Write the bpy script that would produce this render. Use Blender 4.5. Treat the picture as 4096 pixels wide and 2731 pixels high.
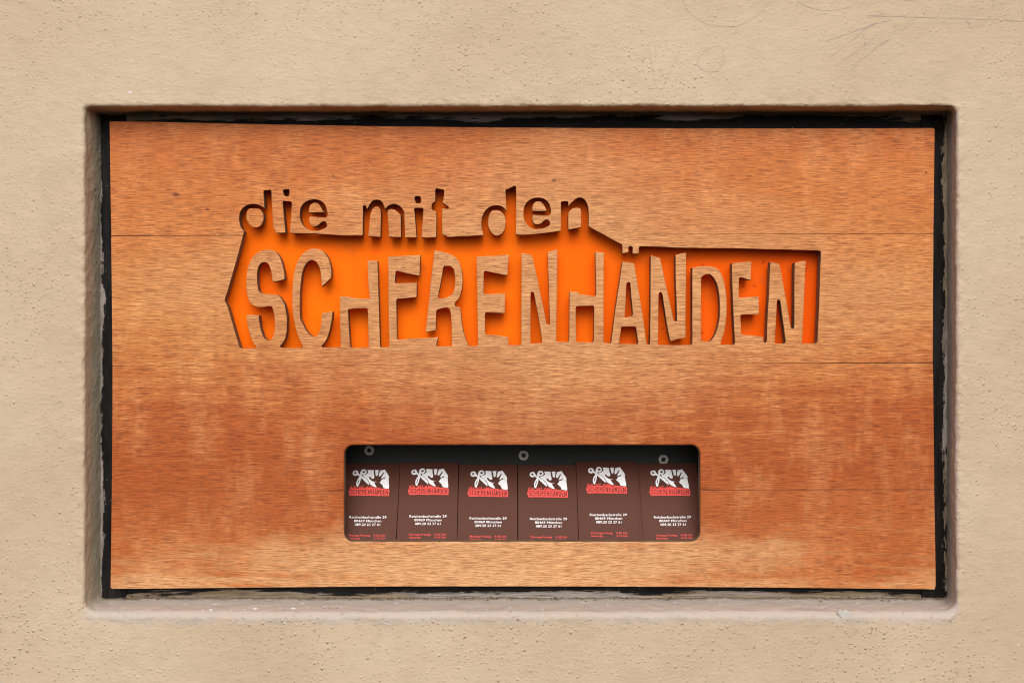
import bpy, bmesh, math, random
from mathutils import Vector, noise, geometry
import numpy as np

random.seed(7)
for o in list(bpy.data.objects):
    bpy.data.objects.remove(o)
S = bpy.context.scene
C = S.collection

# ------------------------------------------------------------------ camera, sky, sun, exposure
D = 1.15                 # metres from the lens to the face of the wooden panel
K = 0.00023              # metres on the panel face for one pixel of the 4096 px wide photograph
cam_data = bpy.data.cameras.new('camera')
cam = bpy.data.objects.new('camera', cam_data)
C.objects.link(cam)
cam.location = (0, -D, 0)
cam.rotation_euler = (math.radians(90), 0, 0)
cam_data.sensor_width = 36.0
cam_data.lens = 36.0 * D / (4096 * K)
cam_data.clip_start = 0.05
cam_data.clip_end = 100
cam_data.dof.use_dof = True
cam_data.dof.focus_distance = D
cam_data.dof.aperture_fstop = 7.0
S.camera = cam

SUN_EL, SUN_ROT = math.radians(36), math.radians(180)
world = bpy.data.worlds.new('World')
S.world = world
world.use_nodes = True
wn = world.node_tree
wn.nodes.clear()
w_out = wn.nodes.new('ShaderNodeOutputWorld')
w_bg = wn.nodes.new('ShaderNodeBackground')
w_sky = wn.nodes.new('ShaderNodeTexSky')
w_sky.sky_type = 'NISHITA'
w_sky.sun_disc = False
w_sky.sun_elevation = SUN_EL
w_sky.sun_rotation = SUN_ROT
w_sky.dust_density = 4.0
w_sky.air_density = 1.0
w_hs = wn.nodes.new('ShaderNodeHueSaturation')     # a clouded, nearly colourless sky
w_hs.inputs['Saturation'].default_value = 0.12
w_bg.inputs['Strength'].default_value = 0.11
wn.links.new(w_sky.outputs[0], w_hs.inputs['Color'])
wn.links.new(w_hs.outputs[0], w_bg.inputs['Color'])
wn.links.new(w_bg.outputs[0], w_out.inputs['Surface'])

sun_data = bpy.data.lights.new('sun', 'SUN')
sun_data.energy = 1.4
sun_data.angle = math.radians(50)
sun_data.color = (1.0, 0.965, 0.91)
sun = bpy.data.objects.new('sun', sun_data)
C.objects.link(sun)
sd = Vector((math.sin(SUN_ROT) * math.cos(SUN_EL), math.cos(SUN_ROT) * math.cos(SUN_EL), math.sin(SUN_EL)))
sun.rotation_euler = (-sd).to_track_quat('-Z', 'Y').to_euler()
sun.location = sd * 3

S.view_settings.view_transform = 'Standard'
S.view_settings.look = 'None'
S.view_settings.gamma = 1.0
S.view_settings.exposure = 0.24
S.render.resolution_x, S.render.resolution_y = 1024, 682
S.render.engine = 'CYCLES'
S.cycles.filter_width = 1.1
S.cycles.max_bounces = 5
S.cycles.diffuse_bounces = 4
S.cycles.glossy_bounces = 2


# ------------------------------------------------------------------ helpers
def P(px, py, y=0.0):
    """a pixel of the 4096 px photograph -> point at depth y behind the panel face"""
    f = K * (D + y) / D
    return Vector(((px - 2048) * f, y, (1365.5 - py) * f))


def tag(o, label=None, cat=None, group=None, kind=None):
    if label: o['label'] = label
    if cat: o['category'] = cat
    if group: o['group'] = group
    if kind: o['kind'] = kind
    return o


def empty(name, loc):
    o = bpy.data.objects.new(name, None)
    o.empty_display_size = 0.02
    o.location = loc
    C.objects.link(o)
    return o


def mesh_obj(name, verts, faces, mat, parent=None, smooth=False):
    me = bpy.data.meshes.new(name)
    me.from_pydata([tuple(v) for v in verts], [], faces)
    me.update()
    if mat: me.materials.append(mat)
    if smooth: me.polygons.foreach_set('use_smooth', [True] * len(me.polygons))
    o = bpy.data.objects.new(name, me)
    C.objects.link(o)
    if parent is not None: o.parent = parent
    return o


def box_verts(x0, x1, y0, y1, z0, z1):
    v = [(x, y, z) for x in (x0, x1) for y in (y0, y1) for z in (z0, z1)]
    f = [(0, 1, 3, 2), (4, 6, 7, 5), (0, 4, 5, 1), (2, 3, 7, 6), (0, 2, 6, 4), (1, 5, 7, 3)]
    return v, f


def bevel_box(name, b, r, mat, parent=None):
    v, f = box_verts(*b)
    bm = bmesh.new()
    vs = [bm.verts.new(p) for p in v]
    for q in f: bm.faces.new([vs[i] for i in q])
    bmesh.ops.recalc_face_normals(bm, faces=bm.faces)
    bmesh.ops.bevel(bm, geom=list(bm.edges), offset=r, segments=2, affect='EDGES', profile=0.6)
    me = bpy.data.meshes.new(name)
    bm.to_mesh(me); bm.free()
    me.materials.append(mat)
    o = bpy.data.objects.new(name, me)
    C.objects.link(o)
    if parent is not None: o.parent = parent
    return o


class G:
    """small node-graph writer"""
    def __init__(self, name):
        self.m = bpy.data.materials.new(name)
        self.m.use_nodes = True
        self.t = self.m.node_tree
        self.t.nodes.clear()
        self.out = self.t.nodes.new('ShaderNodeOutputMaterial')

    def put(self, sock, v):
        if v is None: return
        if isinstance(v, bpy.types.NodeSocket): self.t.links.new(v, sock)
        elif isinstance(v, (tuple, list)) and len(v) == 3 and sock.type == 'RGBA': sock.default_value = (*v, 1)
        else: sock.default_value = v

    def n(self, typ, **kw):
        nd = self.t.nodes.new('ShaderNode' + typ)
        for k, v in kw.items():
            if k in nd.inputs: self.put(nd.inputs[k], v)
            else: setattr(nd, k, v)
        return nd

    def math(self, op, a, b=None, c=None, clamp=False):
        nd = self.t.nodes.new('ShaderNodeMath')
        nd.operation = op
        nd.use_clamp = clamp
        for i, v in enumerate((a, b, c)): self.put(nd.inputs[i], v)
        return nd.outputs[0]

    def vmath(self, op, a, b=None):
        nd = self.t.nodes.new('ShaderNodeVectorMath')
        nd.operation = op
        for i, v in enumerate((a, b)): self.put(nd.inputs[i], v)
        return nd.outputs[0]

    def noise(self, vec, scale=1.0, detail=3, rough=0.55, dist=0.0):
        nd = self.n('TexNoise', Vector=vec, Scale=scale, Detail=detail, Roughness=rough, Distortion=dist)
        return nd.outputs[0]

    def scaled(self, vec, s):
        return self.vmath('MULTIPLY', vec, s)

    def ramp(self, fac, stops, interp='LINEAR'):
        nd = self.t.nodes.new('ShaderNodeValToRGB')
        cr = nd.color_ramp
        cr.interpolation = interp
        while len(cr.elements) < len(stops): cr.elements.new(0.5)
        for e, (p, c) in zip(cr.elements, stops):
            e.position = p
            e.color = (*c, 1) if isinstance(c, (tuple, list)) else (c, c, c, 1)
        self.put(nd.inputs[0], fac)
        return nd.outputs[0]

    def mix(self, fac, a, b, mode='MIX'):
        nd = self.t.nodes.new('ShaderNodeMix')
        nd.data_type = 'RGBA'
        nd.blend_type = mode
        self.put(nd.inputs[0], fac)
        self.put(nd.inputs[6], a)
        self.put(nd.inputs[7], b)
        return nd.outputs[2]

    def rng(self, v, a, b, c=0.0, d=1.0):
        nd = self.n('MapRange')
        nd.clamp = True
        for i, x in enumerate((v, a, b, c, d)): self.put(nd.inputs[i], x)
        return nd.outputs[0]

    def bump(self, h, strength, dist, normal=None):
        nd = self.n('Bump', Strength=strength, Distance=dist, Height=h)
        if normal is not None: self.put(nd.inputs['Normal'], normal)
        return nd.outputs[0]

    def done(self, base, rough=0.6, spec=0.4, normal=None, metal=0.0, **kw):
        p = self.n('BsdfPrincipled', **{'Base Color': base, 'Roughness': rough, 'Specular IOR Level': spec, 'Metallic': metal})
        for k, v in kw.items(): self.put(p.inputs[k], v)
        if normal is not None: self.put(p.inputs['Normal'], normal)
        self.t.links.new(p.outputs[0], self.out.inputs['Surface'])
        return self.m

    def objco(self):
        return self.n('TexCoord').outputs['Object']

    def attr(self, name, typ='GEOMETRY'):
        return self.n('Attribute', attribute_name=name, attribute_type=typ).outputs['Fac']


def srgb(r, g, b):
    f = lambda c: ((c / 255 + 0.055) / 1.055) ** 2.4 if c > 10 else c / 255 / 12.92
    return (f(r), f(g), f(b))


# ------------------------------------------------------------------ materials
def mat_wall():
    g = G('painted_plaster')
    co = g.objco()
    blot = g.noise(g.scaled(co, (1, 1, 1)), 5.0, 4, 0.55)
    fine = g.noise(co, 60.0, 3, 0.6)
    base = g.mix(g.rng(blot, 0.35, 0.68), (0.500, 0.368, 0.244), (0.568, 0.434, 0.304))
    base = g.mix(g.math('MULTIPLY', g.rng(fine, 0.42, 0.7), 0.22), base, (0.43, 0.315, 0.205))
    # grey violet repaint on the sill and the right reveal
    gr = g.attr('repaint')
    grn = g.noise(g.scaled(co, (18, 18, 30)), 3.0, 4, 0.6)
    gm = g.rng(g.math('ADD', gr, g.math('MULTIPLY', g.math('SUBTRACT', grn, 0.5), 0.7)), 0.32, 0.72)
    base = g.mix(g.math('MULTIPLY', gm, 0.75), base, (0.44, 0.375, 0.345))
    # olive tinge on the left reveal
    base = g.mix(g.math('MULTIPLY', g.attr('olive'), 0.75), base, (0.52, 0.455, 0.335))
    # settled dirt along the frame
    dn = g.noise(g.scaled(co, (70, 70, 70)), 2.0, 4, 0.65)
    dm = g.rng(g.math('ADD', g.attr('dirt'), g.math('SUBTRACT', dn, 0.5)), 0.45, 0.85)
    base = g.mix(g.math('MULTIPLY', dm, 0.8), base, (0.20, 0.145, 0.09))
    # pin-head specks
    sp = g.n('TexVoronoi', Vector=co, Scale=95.0)
    sp2 = g.noise(co, 13.0, 2)
    spm = g.math('MULTIPLY', g.rng(sp.outputs['Distance'], 0.07, 0.10, 1, 0), g.rng(sp2, 0.55, 0.62))
    base = g.mix(g.math('MULTIPLY', spm, 0.2), base, (0.22, 0.17, 0.12))
    # relief: trowelled skin, orange-peel and sand nodules
    skin = g.noise(g.scaled(co, (0.7, 0.7, 1.25)), 110.0, 2, 0.65)
    peel = g.noise(g.scaled(co, (0.8, 0.8, 1.2)), 330.0, 1, 0.5)
    vor = g.n('TexVoronoi', Vector=co, Scale=170.0)
    rnd = g.n('SeparateColor', Color=vor.outputs['Color'])
    big = g.rng(vor.outputs['Distance'], 0.0, 0.30, 1, 0)
    big.node.interpolation_type = 'SMOOTHSTEP'
    big = g.math('MULTIPLY', big, g.rng(rnd.outputs[0], 0.45, 1.0))
    vor2 = g.n('TexVoronoi', Vector=g.vmath('ADD', co, (3.1, 1.7, 5.3)), Scale=300.0)
    rnd2 = g.n('SeparateColor', Color=vor2.outputs['Color'])
    sm = g.rng(vor2.outputs['Distance'], 0.0, 0.38, 1, 0)
    sm.node.interpolation_type = 'SMOOTHSTEP'
    sm = g.math('MULTIPLY', sm, g.rng(rnd2.outputs[1], 0.5, 1.0))
    rough_zone = g.attr('sandy')
    h = g.math('ADD', g.math('MULTIPLY', skin, 0.55), g.math('MULTIPLY', peel, 0.22))
    nod = g.math('ADD', g.math('MULTIPLY', big, 1.0), g.math('MULTIPLY', sm, 0.6))
    h = g.math('ADD', h, g.math('MULTIPLY', nod, rough_zone))
    nrm = g.bump(h, 0.85, 0.0012)
    return g.done(base, 0.58, 0.3, nrm)


def mat_wood():
    g = G('weathered_veneer')
    co = g.objco()
    seed = g.attr('grain', 'OBJECT')
    off = g.n('CombineXYZ', X=g.math('MULTIPLY', seed, 3.7), Y=0.0, Z=g.math('MULTIPLY', seed, 1.9)).outputs[0]
    p = g.vmath('ADD', co, off)
    # slow waves in the run of the grain
    warp = g.noise(g.scaled(p, (2.6, 0, 7.0)), 1.0, 1, 0.4)
    wz = g.math('MULTIPLY', g.math('SUBTRACT', warp, 0.5), 0.03)
    q = g.vmath('ADD', p, g.n('CombineXYZ', X=0.0, Y=0.0, Z=wz).outputs[0])
    band = g.noise(g.scaled(q, (7.0, 0, 170)), 1.0, 2, 0.62)
    fib = g.noise(g.scaled(q, (58, 0, 1350)), 1.0, 2, 0.85)
    # the stain: each zone of the board has kept a different depth of colour
    sep = g.n('SeparateXYZ', Vector=co)
    cloud = g.noise(g.scaled(co, (5.0, 0, 19)), 1.0, 6, 0.70)
    col_fig = g.noise(g.scaled(co, (30, 0, 13.0)), 1.0, 5, 0.72)          # upright paler bars
    zz = g.math('ADD', sep.outputs['Z'], g.math('MULTIPLY', g.math('SUBTRACT', cloud, 0.5), 0.20))
    zz = g.math('ADD', zz, g.math('MULTIPLY', g.math('SUBTRACT', col_fig, 0.5), 0.055))
    zz = g.math('ADD', zz, g.math('MULTIPLY', g.math('SUBTRACT', band, 0.5), 0.10))
    zz = g.math('ADD', zz, g.math('MULTIPLY', g.math('SUBTRACT', fib, 0.5), 0.06))
    zf = g.rng(zz, 0.0, 0.43)
    tone = g.ramp(zf, [(0.0, srgb(206, 152, 105)), (0.03, srgb(196, 132, 82)), (0.095, srgb(180, 98, 47)), (0.24, srgb(168, 83, 35)),
                       (0.36, srgb(174, 90, 40)), (0.47, srgb(190, 112, 57)), (0.58, srgb(200, 130, 72)),
                       (0.72, srgb(201, 127, 69)), (0.86, srgb(197, 116, 58)), (1.0, srgb(190, 104, 49))])
    # paler worn island round the letters
    dx = g.math('ABSOLUTE', g.math('SUBTRACT', sep.outputs['X'], 0.03))
    dz = g.math('ABSOLUTE', g.math('SUBTRACT', sep.outputs['Z'], 0.275))
    isl = g.math('ADD', g.math('MULTIPLY', dx, 2.6), g.math('MULTIPLY', dz, 7.0))
    isl = g.math('ADD', isl, g.math('MULTIPLY', g.math('SUBTRACT', cloud, 0.5), 0.9))
    tone = g.mix(g.rng(isl, 0.5, 1.2, 0.5, 0.0), tone, srgb(208, 156, 108))
    # and the pale hand-worn wood under the card slot
    kx, kz = P(2080, 2215).x - PO.x, P(2080, 2215).z - PO.z
    ex = g.math('MULTIPLY', g.math('ABSOLUTE', g.math('SUBTRACT', sep.outputs['X'], kx)), 4.2)
    ez = g.math('MULTIPLY', g.math('ABSOLUTE', g.math('SUBTRACT', sep.outputs['Z'], kz)), 22.0)
    isl2 = g.math('ADD', g.math('ADD', ex, ez), g.math('MULTIPLY', g.math('SUBTRACT', col_fig, 0.5), 1.6))
    tone = g.mix(g.rng(isl2, 0.5, 1.3, 0.75, 0.0), tone, srgb(216, 166, 118))
    tone = g.mix(g.rng(col_fig, 0.48, 0.70, 0.0, 0.30), tone, srgb(222, 164, 110))
    # grain: broad bands, fibres dark and light, open pores
    por = g.noise(g.scaled(g.vmath('ADD', q, (1.3, 0, 2.7)), (105, 0, 1500)), 1.0, 1, 0.6)
    col = g.mix(g.rng(band, 0.38, 0.60, 0.42, 0.0), tone, g.mix(1.0, tone, (0.80, 0.68, 0.56), 'MULTIPLY'))
    col = g.mix(g.rng(fib, 0.50, 0.68, 0.0, g.rng(col_fig, 0.38, 0.60, 0.55, 1.0)), col, g.mix(1.0, col, (1.50, 1.64, 1.70), 'MULTIPLY'))
    col = g.mix(g.rng(fib, 0.34, 0.50, 0.95, 0.0), col, g.mix(1.0, col, (0.50, 0.36, 0.26), 'MULTIPLY'))
    pm = g.math('MULTIPLY', g.rng(por, 0.58, 0.67), g.rng(cloud, 0.36, 0.62, 0.35, 1.0))
    col = g.mix(g.math('MULTIPLY', pm, 0.62), col, (0.13, 0.050, 0.022))
    # knots
    knot = None
    for (kx, ky, ks) in KNOTS:
        k = P(kx, ky) - PO
        dv = g.vmath('MULTIPLY', g.vmath('SUBTRACT', co, (k.x, 0, k.z)), (0.7 / ks, 0, 1.0 / ks))
        ln = g.n('VectorMath', operation='LENGTH')
        g.put(ln.inputs[0], dv)
        m = g.rng(g.math('ADD', ln.outputs['Value'], g.math('MULTIPLY', g.math('SUBTRACT', fib, 0.5), 0.8)), 0.5, 1.1, 1, 0)
        knot = m if knot is None else g.math('MAXIMUM', knot, m)
    col = g.mix(g.math('MULTIPLY', knot, 0.75), col, (0.10, 0.028, 0.016))
    # cut edges of the board: raw, dirty plies
    nrm_y = g.math('ABSOLUTE', g.n('SeparateXYZ', Vector=g.n('NewGeometry').outputs['Normal']).outputs['Y'])
    edge = g.rng(nrm_y, 0.25, 0.65, 1.0, 0.0)
    ply = g.noise(g.vmath('MULTIPLY', co, (25, 900, 25)), 1.0, 2, 0.6)
    ecol = g.mix(g.rng(ply, 0.4, 0.6), (0.10, 0.055, 0.032), (0.24, 0.150, 0.09))
    col = g.mix(edge, col, ecol)
    h = g.math('SUBTRACT', g.math('MULTIPLY', fib, 0.7), pm)
    nrm = g.bump(h, 0.4, 0.0003)
    rough = g.rng(fib, 0.3, 0.7, 0.5, 0.68)
    return g.done(col, rough, 0.25, nrm)


def mat_acrylic():
    g = G('orange_acrylic')
    co = g.objco()
    d1 = g.noise(g.scaled(co, (30, 30, 12)), 1.0, 4, 0.6)
    base = g.mix(g.rng(d1, 0.3, 0.7), (1.0, 0.142, 0.0), (1.0, 0.178, 0.0))
    # spatter, denser to the right end
    vor = g.n('TexVoronoi', Vector=g.vmath('ADD', co, g.scaled(g.n('TexNoise', Vector=co, Scale=260.0).outputs['Color'], (0.004, 0.004, 0.004))), Scale=105.0)
    rnd = g.n('SeparateColor', Color=vor.outputs['Color'])
    sx = g.n('SeparateXYZ', Vector=co).outputs['X']
    right = g.rng(sx, 0.06, 0.26, 0.08, 1.0)
    spot = g.math('MULTIPLY', g.rng(vor.outputs['Distance'], 0.16, 0.24, 1, 0), g.rng(rnd.outputs[0], 0.72, 0.80))
    vs = g.n('TexVoronoi', Vector=co, Scale=420.0)
    rs = g.n('SeparateColor', Color=vs.outputs['Color'])
    fleck = g.math('MULTIPLY', g.rng(vs.outputs['Distance'], 0.18, 0.28, 1, 0), g.rng(rs.outputs[1], 0.8, 0.86))
    dirt = g.math('MULTIPLY', g.math('MAXIMUM', spot, fleck), right)
    base = g.mix(g.math('MULTIPLY', dirt, 0.7), base, (0.12, 0.018, 0.003))
    base = g.mix(g.rng(sx, 0.0, 0.30, 0.0, 0.75), base, (0.88, 0.075, 0.0))      # deeper, redder orange across the sheet's right half
    # thin dust film in cloudy patches
    film = g.rng(g.noise(co, 45.0, 4, 0.72), 0.57, 0.80, 0.0, 0.4)
    base = g.mix(film, base, (0.42, 0.10, 0.03))
    return g.done(base, 0.5, 0.06, None, 0.0)


def mat_frame(axis):
    g = G('black_painted_wood_' + axis)
    co = g.objco()
    seed = g.attr('grain', 'OBJECT')
    smear = g.attr('smear', 'OBJECT')
    e = g.attr('outer')
    off = g.n('CombineXYZ', X=g.math('MULTIPLY', seed, 5.3), Y=0.0, Z=g.math('MULTIPLY', seed, 4.1)).outputs[0]
    p = g.vmath('ADD', co, off)
    along, across = (9, 60) if axis == 'x' else (60, 9)
    st = g.noise(g.scaled(p, (along, 50, across)), 2.0, 5, 0.65)
    lo = g.noise(g.scaled(p, (along * 0.9, 8, across * 0.9)), 1.0, 5, 0.68)
    fi = g.noise(g.scaled(p, (along * 2, 300, across * 6)), 2.0, 4, 0.7)
    black = g.mix(g.rng(st, 0.4, 0.7), (0.006, 0.0058, 0.006), (0.022, 0.019, 0.018))
    black = g.mix(g.rng(fi, 0.62, 0.72, 0.0, 0.5), black, (0.06, 0.04, 0.028))
    # wall paint smeared over the frame from outside
    k = g.math('ADD', g.math('MULTIPLY', e, 1.0), g.math('MULTIPLY', g.math('SUBTRACT', lo, 0.5), 1.25))
    k = g.math('ADD', k, g.math('MULTIPLY', g.math('SUBTRACT', fi, 0.5), 0.5))
    k = g.math('SUBTRACT', k, smear)
    m = g.rng(k, 0.0, 0.05)
    which = g.rng(g.noise(g.scaled(p, (along * 0.5, 4, across * 0.5)), 1.0, 2), 0.47, 0.53)
    paint = g.mix(which, (0.33, 0.245, 0.160), (0.42, 0.36, 0.32))
    paint = g.mix(g.rng(fi, 0.45, 0.7, 0.0, 0.85), paint, (0.10, 0.075, 0.055))
    col = g.mix(m, black, paint)
    speck = g.n('TexVoronoi', Vector=co, Scale=260.0)
    rr = g.n('SeparateColor', Color=speck.outputs['Color'])
    sm = g.math('MULTIPLY', g.rng(speck.outputs['Distance'], 0.1, 0.16, 1, 0), g.rng(rr.outputs[0], 0.86, 0.9))
    col = g.mix(g.math('MULTIPLY', sm, 0.7), col, (0.30, 0.26, 0.22))
    h = g.math('ADD', g.math('MULTIPLY', fi, 0.6), g.math('MULTIPLY', m, 0.5))
    nrm = g.bump(h, 0.6, 0.0006)
    return g.done(col, 0.6, 0.12, nrm)


def mat_plain(name, col, rough=0.6, spec=0.3, metal=0.0, var=0.06, scale=300.0, bumpd=0.0):
    g = G(name)
    co = g.objco()
    nz = g.noise(co, scale, 3, 0.6)
    c2 = tuple(min(1.0, c * (1 + var * 4)) for c in col)
    c1 = tuple(c * (1 - var * 4) for c in col)
    base = g.mix(g.rng(nz, 0.3, 0.7), c1, c2)
    nrm = g.bump(nz, 0.4, bumpd) if bumpd else None
    return g.done(base, rough, spec, nrm, metal)


PO = P(2048, 2350, 0.006)          # foot of the wooden panel
KNOTS = [(704, 778, 0.0027), (1334, 705, 0.0011), (2215, 722, 0.0016), (830, 838, 0.0016), (3705, 690, 0.0011)]
M_WALL = mat_wall()
M_WOOD = mat_wood()
M_ACR = mat_acrylic()
M_FX, M_FZ = mat_frame('x'), mat_frame('z')
M_CARD = mat_plain('brown_card', (0.098, 0.034, 0.022), 0.5, 0.14, 0, 0.03, 1500.0)
M_RED = mat_plain('red_print', (0.92, 0.085, 0.07), 0.55, 0.3, 0, 0.01)
M_WHITE = mat_plain('white_print', (0.92, 0.90, 0.90), 0.55, 0.3, 0, 0.01)
M_BLACK = mat_plain('black_board', (0.0045, 0.0045, 0.005), 0.5, 0.35, 0, 0.05, 400.0)
M_STEEL = mat_plain('dull_steel', (0.62, 0.59, 0.54), 0.45, 0.5, 0.15, 0.05, 900.0)
M_STEEL_D = mat_plain('dark_steel', (0.10, 0.09, 0.085), 0.3, 0.5, 0.9, 0.05, 900.0)
M_SCRATCH = mat_plain('scratched_plaster', (0.40, 0.31, 0.27), 0.7, 0.2, 0, 0.05, 400.0)
M_PALE = mat_plain('pale_scratch', (0.60, 0.52, 0.42), 0.7, 0.2, 0, 0.05, 400.0)
M_CHIP = mat_plain('bare_plaster', (0.50, 0.46, 0.41), 0.85, 0.1, 0, 0.08, 700.0, 0.0006)
M_FLECK = mat_plain('white_paint_fleck', (0.72, 0.70, 0.70), 0.5, 0.3, 0, 0.03, 400.0)

# ------------------------------------------------------------------ the wall with its niche
YF = -0.027          # wall face
YB = 0.014           # face of the wooden frame in the niche
def rect_at(l, t, r, b, y):
    a, c = P(l, t, y), P(r, b, y)
    return (a.x, c.x, c.z, a.z)     # xl, xr, zb, zt
RA = rect_at(338, 425, 3828, 2446, YF)
RB = rect_at(402, 459, 3788, 2390, YB)
RAD_A = (0.004, 0.007, 0.010, 0.009)      # corner radii TL TR BR BL
RAD_B = (0.0015, 0.002, 0.004, 0.004)


def ring(rect, rad, nx, nz, m):
    xl, xr, zb, zt = rect
    pts, nor = [], []
    def side(p0, p1, n, nv):
        for i in range(n):
            t = i / n
            pts.append((p0[0] + (p1[0] - p0[0]) * t, p0[1] + (p1[1] - p0[1]) * t)); nor.append(nv)
    def corner(cx, cz, r, a0):
        for i in range(m):
            a = math.radians(a0 - 90 * i / m)
            pts.append((cx + r * math.cos(a), cz + r * math.sin(a))); nor.append((math.cos(a), math.sin(a)))
    tl, tr, br, bl = rad
    side((xl + tl, zt), (xr - tr, zt), nx, (0, 1)); corner(xr - tr, zt - tr, tr, 90)
    side((xr, zt - tr), (xr, zb + br), nz, (1, 0)); corner(xr - br, zb + br, br, 0)
    side((xr - br, zb), (xl + bl, zb), nx, (0, -1)); corner(xl + bl, zb + bl, bl, -90)
    side((xl, zb + bl), (xl, zt - tl), nz, (-1, 0)); corner(xl + tl, zt - tl, tl, 180)
    return np.array(pts), np.array(nor)


def lumps(x, y, z):
    v = Vector((x, y, z))
    a = noise.noise(v * 11.0) * 0.0010
    a += noise.noise(v * 34.0 + Vector((5, 1, 2))) * 0.00036
    a += noise.noise(v * 90.0 + Vector((1, 7, 3))) * 0.00016
    return a


def edge_lumps(x, y, z):
    v = Vector((x, y, z))
    return noise.noise(v * 38.0) * 0.0012 + noise.noise(v * 120.0) * 0.00062 + noise.noise(v * 280.0) * 0.00040


def build_wall():
    NX, NZ, MC = 640, 380, 90
    pa, na = ring(RA, RAD_A, NX, NZ, MC)
    pb, nb = ring(RB, RAD_B, NX, NZ, MC)
    n = len(pa)
    # rounding radius per sample
    r = np.zeros(n)
    for i in range(n):
        nx, nz = na[i]
        w = {'t': max(nz, 0), 'b': max(-nz, 0), 'r': max(nx, 0), 'l': max(-nx, 0)}
        r[i] = (w['t'] ** 2 * 0.0028 + w['b'] ** 2 * 0.0065 + w['r'] ** 2 * 0.0034 + w['l'] ** 2 * 0.0032)
    levels = []       # (kind, value)
    far = [1.2, 0.8, 0.5, 0.32, 0.22, 0.17, 0.14]
    near = list(np.arange(0.125, 0.0, -0.00115))
    for d in far + near: levels.append(('f', d))
    for k in range(0, 9): levels.append(('c', k / 8))
    for k in range(1, 27): levels.append(('w', k / 26))
    levels.append(('w', 1.3))
    verts, rep, oli, drt = [], [], [], []
    for kind, v in levels:
        for i in range(n):
            ax, az = pa[i]; nx, nz = na[i]; ri = r[i]
            wb, wr, wl = max(-nz, 0), max(nx, 0), max(-nx, 0)
            g_ = o_ = d_ = 0.0
            if kind == 'f':
                dd = ri + v
                x, y, z = ax + nx * dd, YF, az + nz * dd
                N = (0, -1, 0)
                fade = max(0.0, 1 - v / 0.30)
                a = lumps(x, y, z) * (1 if v < 0.2 else fade)
                a += edge_lumps(x, y, z) * math.exp(-v / 0.006) * 0.8
                g_ = wb * 0.6 * math.exp(-(v / 0.008) ** 2)
            elif kind == 'c':
                th = v * math.pi / 2
                dd = ri * (1 - math.sin(th))
                x, z = ax + nx * dd, az + nz * dd
                y = YF + ri * (1 - math.cos(th))
                N = (-nx * math.sin(th), -math.cos(th), -nz * math.sin(th))
                a = lumps(x, y, z) + edge_lumps(x, y, z) * (0.8 + 0.35 * math.sin(2 * th))
                g_ = wb * (0.62 + 0.3 * v) + wr * (0.1 + 0.85 * v)
                o_ = wl * v * v
            else:
                bx, bz = pb[i]
                y0 = YF + ri
                x = ax + (bx - ax) * min(v, 1); z = az + (bz - az) * min(v, 1)
                y = y0 + (YB - y0) * v
                N = (-nx, 0, -nz)
                fade = max(0.0, 1 - v) ** 0.5 if v < 1 else 0
                a = (lumps(x, y, z) + edge_lumps(x, y, z) * 0.9) * (0.25 + 0.75 * fade) if v <= 1 else 0
                if 0.7 < v <= 1: a += (abs(noise.noise(Vector((x, y, z)) * 210)) * 0.0016 + noise.noise(Vector((x, y, z)) * 60) * 0.0012) * (v - 0.7) / 0.3 * (0.35 + 0.65 * wb)
                g_ = wb * 1.0 + wr * (1.0 - 0.75 * max(0, v - 0.75) * 4)
                o_ = wl
                d_ = wb * max(0, (v - 0.6) / 0.4) + wr * max(0, (v - 0.6) / 0.4) * 0.6
            verts.append((x + N[0] * a, y + N[1] * a, z + N[2] * a))
            rep.append(g_); oli.append(o_); drt.append(d_)
    faces = []
    L = len(levels)
    for l in range(L - 1):
        b0, b1 = l * n, (l + 1) * n
        for i in range(n):
            j = (i + 1) % n
            faces.append((b0 + i, b1 + i, b1 + j, b0 + j))
    # the back of the niche
    k0 = len(verts)
    xl, xr, zb, zt = RB
    for (x, z) in ((xl - .01, zb - .01), (xr + .01, zb - .01), (xr + .01, zt + .01), (xl - .01, zt + .01)):
        verts += [(x, 0.03, z), (x, 0.10, z)]
        rep += [0, 0]; oli += [0, 0]; drt += [1, 1]
    q = [k0 + 1, k0 + 3, k0 + 5, k0 + 7]
    faces.append(tuple(q))
    for i in range(4):
        j = (i + 1) % 4
        faces.append((k0 + 2 * i, k0 + 2 * j, k0 + 2 * j + 1, k0 + 2 * i + 1))
    o = mesh_obj('wall', verts, faces, M_WALL, smooth=True)
    sandy = [(0.5 + 0.6 * min(1, max(0, (noise.noise(Vector(p_) * 7.0) + 0.25) / 0.5))) * (1.2 if (p_[0] < RA[0] - 0.01 or p_[2] < RA[2] - 0.008) else 0.9) for p_ in verts]
    for nm, arr in (('repaint', rep), ('olive', oli), ('dirt', drt), ('sandy', sandy)):
        at = o.data.attributes.new(nm, 'FLOAT', 'POINT')
        at.data.foreach_set('value', arr)
    tag(o, 'beige painted plaster wall with a shallow rectangular niche', kind='structure')
    return o


wall = build_wall()


def wall_y(x, z):
    """height of the wall face (valid away from the niche edge)"""
    return YF - lumps(x, YF, z)


# ------------------------------------------------------------------ black frame
fr = empty('window_frame', P(2048, 2390, 0.02))
tag(fr, 'old black painted wooden frame smeared with wall paint round the sign', 'frame')
FO = fr.location.copy()


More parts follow.
